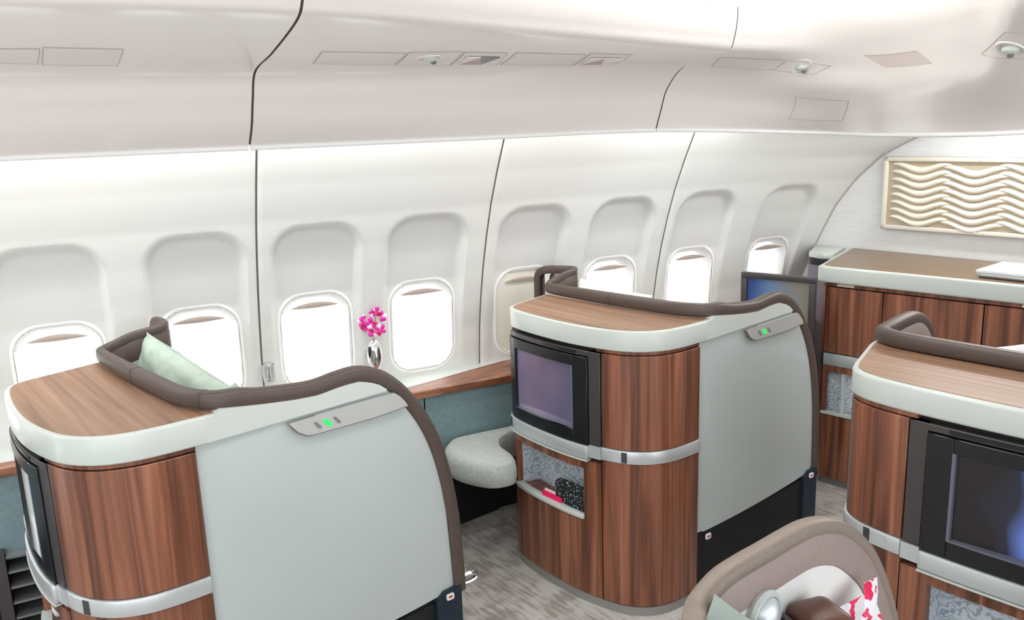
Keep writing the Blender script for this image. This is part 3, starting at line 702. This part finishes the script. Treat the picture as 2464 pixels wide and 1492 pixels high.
cadd('plinth', prism([(-2.46, YB-.01), (-2.29, 3.96), (-1.4, yf(-1.4)+.04), (-.3, 4.09), (.55, 4.09), (.55, YB-.01)], 0, .045), 'plinth')
def face(x0, x1, z0, z1, o0=0.0, o1=.02):
    xs = [x0+(x1-x0)*i/6 for i in range(7)]
    rows = [[(x, yf(x)+o, z) for o, z in ((o0, z0), (o1, z0), (o1, z1), (o0, z1))] for x in xs]
    v, f = grid(rows, True); f += [(0, 1, 2, 3), (27, 26, 25, 24)]; return v, f
cadd('side_panel', prism([(-2.46, YB-.01), (-2.335, 3.99), (-2.325, 3.95), (-2.295, yf(-2.29)), (-2.295, 4.0), (-2.42, YB-.01)], .045, 1.085), 'wood')
for a, b in ((-2.29, -2.006), (-2.0, -1.553), (-1.547, -1.1), (-1.094, -.65)):
    cadd('door', face(a, b, .735, 1.08), 'wood', bevel=.002, seg=1)
cadd('fascia_strip', face(-2.3, -.65, 1.085, 1.104, .008, .03), 'wood')
for a in (-2.235, -1.40):
    cadd('beige_latch', face(a, a+.085, 1.088, 1.103, -.001, .01), 'bone')
cadd('metal_band', face(-2.29, -.65, .667, .731, -.004, .02), 'metal', bevel=.003)
cadd('band_end', face(-2.30, -2.292, .667, .731, -.004, .02), 'black')
V, Fc = [], []
for q in (face(-2.29, -.65, .633, .665), face(-2.29, -2.272, .415, .633), face(-2.02, -.65, .415, .633), face(-2.29, -.65, .047, .40)):
    k = len(V); V += q[0]; Fc += [tuple(i+k for i in f) for f in q[1]]
cadd('lower_front', (V, Fc), 'wood')
cadd('niche_lining', face(-2.28, -2.0, .405, .64, .035, .037), 'leaf')
cadd('niche_divider', face(-2.185, -2.18, .405, .633, -.002, .036), 'white')
cadd('niche_lip', face(-2.29, -2.02, .40, .414, -.006, .02), 'white')

sc_ = tag(empty('side_cabinet', (-2.68, 4.4, 0)), 'low side cabinet with white top and mauve front between window wall and counter', 'cabinet')
def sadd(name, vf, mt, **k): return mesh(name, [(v[0]+2.68, v[1]-4.4, v[2]) for v in vf[0]], vf[1], mt, sc_, **k)
sadd('cabinet_top', prism([(-2.73, YB-.01), (-2.625, 4.30), (-2.52, 4.27), (-2.475, 4.30), (-2.545, YB-.01)], 1.155, 1.19), 'white', bevel=.008)
sadd('dark_slot', prism([(-2.75, YB-.02), (-2.635, 4.34), (-2.49, 4.32), (-2.55, YB-.02)], 1.11, 1.156), 'black')
sadd('front_panel', prism([(-2.755, YB-.02), (-2.64, 4.325), (-2.48, 4.30), (-2.54, YB-.02)], 0, 1.11), 'purple')

# wave relief panel
ar = tag(empty('wave_relief', (-1.9, YB, 1.5)), 'framed cream relief panel of flowing waves on the front bulkhead', 'wall art')
def aadd(name, vf, mt, parent=None, **k): return mesh(name, [(v[0]+1.9, v[1]-YB, v[2]-1.5) for v in vf[0]], vf[1], mt, parent or ar, **k)
ax0, ax1, az0, az1 = -2.325, -.842, 1.32, 1.708
aadd('ground_panel', box((ax0, YB-.02, az0), (ax1, YB-.001, az1)), 'artback')
for a, b in (((ax0, YB-.036, az1-.022), (ax1, YB-.001, az1)), ((ax0, YB-.036, az0), (ax1, YB-.001, az0+.022)), ((ax0, YB-.036, az0), (ax0+.022, YB-.001, az1)), ((ax1-.022, YB-.036, az0), (ax1, YB-.001, az1))):
    aadd('frame_rail', box(a, b), 'artframe', bevel=.004)
for x, z in ((ax0+.011, az1-.011), (ax0+.011, az0+.011), (-1.83, az1-.011), (-1.83, az0+.011)):
    v, f = ellipsoid((x, YB-.037, z), (.006, .004, .006), 10, 6); aadd('frame_stud', (v, f), 'artframe', smooth=True)
# overlapping wave ridges
for col in range(5):
    for r in range(8):
        xa = ax0+.035+col*.272-.0; L = .325
        zc = az1-.052-r*.0405-(.014 if col % 2 else 0)
        pts = []; n = 16
        for i in range(n+1):
            t = i/n; x = xa+L*t
            z = zc+.0165*math.cos(2*math.pi*(-.1+1.2*t))
            pts.append((x, z, math.sin(math.pi*min(1, max(0, t)))**.5))
        if pts[-1][0] > ax1-.03: continue
        rows = []
        for x, z, s in pts:
            row = []
            for k in range(7):
                a = math.pi*k/6; row.append((x, YB-.020-.022*math.sin(a)*s, z+.017*math.cos(a)*s-.004*math.sin(a)*s))
            rows.append(row)
        aadd('wave_ridge', grid(rows), 'art', smooth=True)

# papers on the counter
mg = [((-1.61, 4.06, 1.1915), (-1.12, 4.33, 1.200), 'black', 'dark magazine lying lowest in the pile on the bulkhead counter', 'magazine', 'magazine'),
      ((-1.60, 4.05, 1.2005), (-1.12, 4.32, 1.207), 'whitecloth', 'thin white magazine in the middle of the pile on the bulkhead counter', 'magazine', 'magazine'),
      ((-1.62, 4.05, 1.2075), (-1.11, 4.34, 1.228), 'whitecloth', 'folded white newspaper on top of the pile on the bulkhead counter', 'newspaper', 'newspaper')]
for a, b, mt, lb, ca, nm in mg:
    c_ = [(a[i]+b[i])/2 for i in (0, 1)]+[a[2]]
    e_ = tag(empty(nm, c_), lb, ca)
    v, f = box([a[i]-c_[i] for i in range(3)], [b[i]-c_[i] for i in range(3)])
    mesh('cover', v, f, mt, e_, bevel=.002); 
    h = b[2]-a[2]
    for k in range(2):
        z = h*(k+1)/3
        v, f = box((a[0]-c_[0]-.002, a[1]-c_[1]-.002, z-.0006), (b[0]-c_[0]-.004, b[1]-c_[1]-.004, z+.0006)); mesh('page', v, f, 'whitecloth' if k else 'grey', e_)

# aft-facing display on its stand beside the counter
dp = tag(empty('video_display', (-2.47, 3.77, 0), R(12.0)), 'tall dark framed display with blue screen beside the bulkhead counter', 'monitor')
v, f = boxes([((-.197, -.015, .74), (.197, .015, .775)), ((-.197, -.015, 1.115), (.197, .015, 1.145)), ((-.197, -.015, .775), (-.165, .015, 1.115)), ((.165, -.015, .775), (.197, .015, 1.115))])
mesh('display_frame', v, f, 'frame', dp, bevel=.003)
mesh('display_back', *box((-.19, .012, .75), (.19, .03, 1.135)), 'black', dp)
v, f = grid([[(x, .004, z) for x in (-.17, 0, .17)] for z in (.77, 1.12)]); mesh('screen', v, f, 'screen_sky', dp)
mesh('display_stand', *boxes([((-.04, .02, 0), (.04, .06, .9)), ((-.16, -.04, 0), (.16, .09, .03))]), 'frame', dp, bevel=.004)

# ottoman
ot = tag(empty('ottoman', (-3.06, 2.33, 0)), 'pale grey upholstered ottoman by the window between the two window pods', 'ottoman')
loop = [(-3.035, 2.11), (-3.015, 2.03), (-2.95, 1.965), (-2.85, 1.95), (-2.74, 1.975), (-2.66, 2.02), (-2.63, 2.09), (-2.66, 2.14), (-2.80, 2.178), (-2.893, 2.27), (-2.905, 2.45), (-2.915, 2.57), (-2.935, 2.57), (-2.985, 2.34)]
q = cr([(x, y, 0) for x, y in loop+loop[:3]], 5)[5:5+5*len(loop)]
cx, cy = -2.93, 2.13
rows = []
for s, z in ((.86, .425), (.96, .44), (1.0, .47), (1.0, .51), (.965, .538), (.88, .552), (.6, .560), (.001, .562)):
    rows.append([(cx+(p.x-cx)*s+3.06, cy+(p.y-cy)*s-2.33, z) for p in q])
mesh('cushion', *grid(rows, True), 'seat', ot, smooth=True)
mesh('ottoman_base', *boxes([((-.18, -.14, .37), (.12, .10, .428)), ((-.20, -.14, 0), (-.165, .14, .42))]), 'dark', ot)

# vent grille low on the side wall at left
vg = tag(empty('vent_grille', W(-.28, .27, .27)), 'dark slatted grille low on the side wall at lower left', 'vent')
def wl(o, u, v, z): return local(o, W(u, v, z))
def wbox(o, u0, u1, v0, v1, z0, z1):
    V = [wl(o, u, v, z) for z in (z0, z1) for u, v in ((u0, v0), (u1, v0), (u1, v1), (u0, v1))]
    return V, [(0, 3, 2, 1), (4, 5, 6, 7), (0, 1, 5, 4), (1, 2, 6, 5), (2, 3, 7, 6), (3, 0, 4, 7)]
mesh('grille_back', *wbox(vg, -.39, .3, .15, .17, .03, .47), 'dark', vg)
for k in range(7):
    z = .465-k*.062; mesh('slat', *wbox(vg, -.385, .3, .17, .27, z-.004, z+.003), 'grey', vg)
mesh('grille_post', *wbox(vg, -.43, -.388, .15, .275, .0, .49), 'frame', vg)

# bud vase with orchid on the side wall
vz = tag(empty('bud_vase', W(1.122, .075, .875)), 'silver egg-shaped bud vase on the wall between two windows', 'vase')
mesh('vase_body', *lathe([(.002, 0), (.018, .002), (.028, .02), (.034, .05), (.035, .08), (.030, .112), (.021, .136), (.012, .148), (.009, .146)], n=28), 'chrome', vz, smooth=True)
v, f = ellipsoid((.012, -.031, .098), (.008, .006, .028)); mesh('vase_opening', v, f, 'black', vz, smooth=True)
mesh('wall_bracket', *box((-.06, -.012, .05), (-.02, .012, .09)), 'chrome', vz)
fl = tag(empty('orchid_spray', W(1.122, .075, 1.012)), 'magenta and white orchid spray standing in the silver vase', 'flower')
mesh('stem', *tube(cr([(0, 0, -.03), (0, .0, .02), (.004, .004, .06), (.012, .012, .12)], 5), .0018, 6), 'stem', fl)
random.seed(11)
dirx = Vector((SW, CW, 0)); rt = Vector((.63, .78, 0))
blooms = [(-.040, .085, .018), (-.022, .060, .024), (.002, .078, .024), (.018, .052, .026), (-.006, .040, .022), (.022, .128, .020), (.036, .108, .022), (.006, .150-.03, .016), (-.03, .105, .012)]
for i, (u, z, s) in enumerate(blooms):
    u, z, s = u*1.2, z*1.1, s*1.2
    c = rt*u+Vector((random.uniform(-.008, .008), random.uniform(-.008, .008), z))
    for k in range(5):
        a = 2*math.pi*k/5+random.random()
        d = (rt*math.cos(a)+Vector((0, 0, 1))*math.sin(a)); nrm = Vector((.78, -.63, .1)).normalized(); side = d.cross(nrm)
        L = s*random.uniform(.8, 1.15); wd_ = L*.42
        vs = [c, c+d*L*.35+side*wd_*.8+nrm*.003, c+d*L*.8+side*wd_*.7+nrm*.004, c+d*L+nrm*.001, c+d*L*.8-side*wd_*.7+nrm*.004, c+d*L*.35-side*wd_*.8+nrm*.003, c+d*L*.55+nrm*.007]
        mesh('petal', vs, [(0, 1, 6), (1, 2, 6), (2, 3, 6), (3, 4, 6), (4, 5, 6), (5, 0, 6)], ['magenta', 'magenta', 'whitepetal', 'magenta', 'crimson'][(k+i*2) % 5], fl, recalc=False)

# clear holder at the foot of the panel joint
ch = tag(empty('clear_holder', W(.655, .05, .90)), 'small clear plastic holder at the foot of the panel joint left of the vase', 'holder')
mesh('holder_cup', *lathe([(.005, 0), (.024, .002), (.028, .04), (.026, .078), (.012, .088), (.003, .089)], n=20), 'glassy', ch, smooth=True)
mesh('holder_pin', *lathe([(.004, .006), (.008, .02), (.004, .05), (.006, .07), (.001, .075)], n=10), 'chrome', ch, smooth=True)

# things in and on the pods
def pillow(name, loc, rot, w, h, t, mt, label, cat='pillow', wr=.012, seed=3):
    random.seed(seed); n = 22; rows = []
    o = tag(empty(name, loc), label, cat); o.rotation_euler = rot
    ph = [random.uniform(0, 6) for _ in range(6)]
    front, backs = [], []
    for i in range(n+1):
        a, b = [], []
        for j in range(n+1):
            x = -1+2*i/n; y = -1+2*j/n
            e = max(0, (1-abs(x)**4)*(1-abs(y)**4))**.45
            pinch = 1-.07*(1-abs(x)**2)*(abs(y)**3); pinch2 = 1-.07*(1-abs(y)**2)*(abs(x)**3)
            wob = wr*(math.sin(5*x+ph[0]+3*y)*.5+math.sin(9*x+ph[1]-4*y)*.3+math.sin(13*y+ph[2]+6*x)*.2)*e
            a.append((x*w/2*pinch2, -(t/2*e+wob), y*h/2*pinch)); b.append((x*w/2*pinch2, (t/2*e), y*h/2*pinch))
        front.append(a); backs.append(b)
    v1, f1 = grid(front); v2, f2 = grid(backs); k = len(v1)
    p_ = mesh('pillow_cover', v1+v2, f1+[tuple(q+k for q in reversed(f)) for f in f2], mt, o, smooth=True, recalc=False)
    return o
pillow('pillow', (-2.295-.50, .70+.13, 1.075), (R(-14), R(6), R(4)), .76, .30, .12, 'pillow', 'pale green pillow standing behind the headrail of the nearest left pod')
pillow('napkin', (-2.295-.14, .70+.17, 1.145), (R(-60), R(25), R(20)), .13, .12, .03, 'cushion', 'folded grey green cloth at the right end of the pale green pillow', 'cloth', seed=5)
pillow('pillow', (-2.0-.62, 2.55+.13, 1.09), (R(-12), R(3), R(0)), .45, .27, .11, 'whitecloth', 'white pillow just showing behind the headrail of the middle pod', seed=7)
pillow('pillow', (-.93, 2.86, 1.11), (R(-15), R(-20), R(0)), .34, .26, .10, 'whitecloth', 'white pillow tip behind the headrail of the centre pod at right', seed=8)

pc = tag(empty('amenity_pouch', (-2.383, 2.221, .382)), 'black pouch with coloured dots in the niche of the middle pod', 'pouch')
v, f = ellipsoid((-.008, 0, .054), (.102, .014, .055), 26, 14, .35); mesh('pouch_body', v, f, 'dots', pc, smooth=True)
mesh('zip', *tube([(-.08, 0, .105), (0, 0, .107), (.08, 0, .105)], .002, 6), 'black', pc)
mz = tag(empty('magazine', (-2.505, 2.212, .382)), 'pink edged magazine beside the dotted pouch in the niche', 'magazine')
v, f = box((-.06, -.012, 0), (.06, .002, .028)); mesh('cover', v, f, 'pinkred', mz, bevel=.001)
v, f = box((-.055, .0, .004), (.06, .006, .036)); mesh('page', v, f, 'whitecloth', mz)
kn = tag(empty('knob', (-2.295-.70, .70-.30, .382)), 'small white cup at the left end of the niche of the nearest left pod', 'knob')  # white handle knob, turned as a small hollow form
mesh('knob_body', *lathe([(.001, 0), (.014, 0), (.018, .02), (.019, .04), (.017, .04), (.014, .01), (.001, .008)], n=20), 'whitecloth', kn, smooth=True)

hd = tag(empty('floor_handle', (-2.36, 1.625, 0)), 'chrome loop handle low beside the front edge of the nearest left pod', 'handle')
mesh('handle_loop', *tube(cr([(-.02, -.02, .0), (-.02, -.02, .27), (-.02, -.0, .30), (-.012, .05, .305), (-.012, .07, .29), (-.012, .055, .275), (-.02, .0, .27)], 5), .008, 8), 'chrome', hd, smooth=True)

# foreground pod contents
rl = tag(empty('reading_lamp', (-.752, 1.135, 1.115)), 'round silver reading lamp on the white shell of the foreground pod', 'lamp'); rl.rotation_euler = (0, R(90), 0)
mesh('lamp_rim', *lathe([(.036, -.008), (.044, -.004), (.046, .006), (.042, .012), (.036, .012), (.034, .004)], n=32), 'white', rl, smooth=True)
v, f = ellipsoid((0, 0, .004), (.036, .036, .024)); mesh('lamp_dome', v, f, 'metal', rl, smooth=True)
cu = pillow('cushion', (-.735, 1.02, 1.035), (R(0), R(38), R(90)), .30, .25, .03, 'cushion', 'flat grey green cushion leaning in the left corner of the foreground pod', 'cushion', wr=.002, seed=9)
hb = tag(empty('head_bolster', (-.70, 1.235, 1.035)), 'brown leather bolster in the foreground pod between lamp and pink sleeve', 'bolster'); hb.rotation_euler = (0, 0, R(-20))
v, f = box((-.05, -.045, -.08), (.045, .045, .072)); mesh('bolster_body', v, f, 'brownblock', hb, bevel=.02, seg=3)
v, f = box((-.06, -.065, -.05), (.03, -.052, .06)); mesh('bolster_strap', v, f, 'frame', hb, bevel=.004)
sl = tag(empty('printed_sleeve', (-.72, 1.31, .885)), 'crumpled white plastic sleeve printed hot pink in the foreground pod', 'sleeve'); sl.rotation_euler = (R(-6), R(8), R(78))
random.seed(21); n = 9; rows = []
for i in range(n+1):
    rows.append([(-.13+.25*j/n+random.uniform(-.004, .004), random.uniform(-.007, .007)+.01*math.sin(j*1.3+i), -.13+.24*i/n+.10*(j/n)) for j in range(n+1)])
v, f = grid(rows); mesh('sleeve_film', v, f, 'printed', sl)
v, f = box((-.10, .014, -.13), (.09, .018, .10)); mesh('sleeve_card', v, f, 'whitecloth', sl)
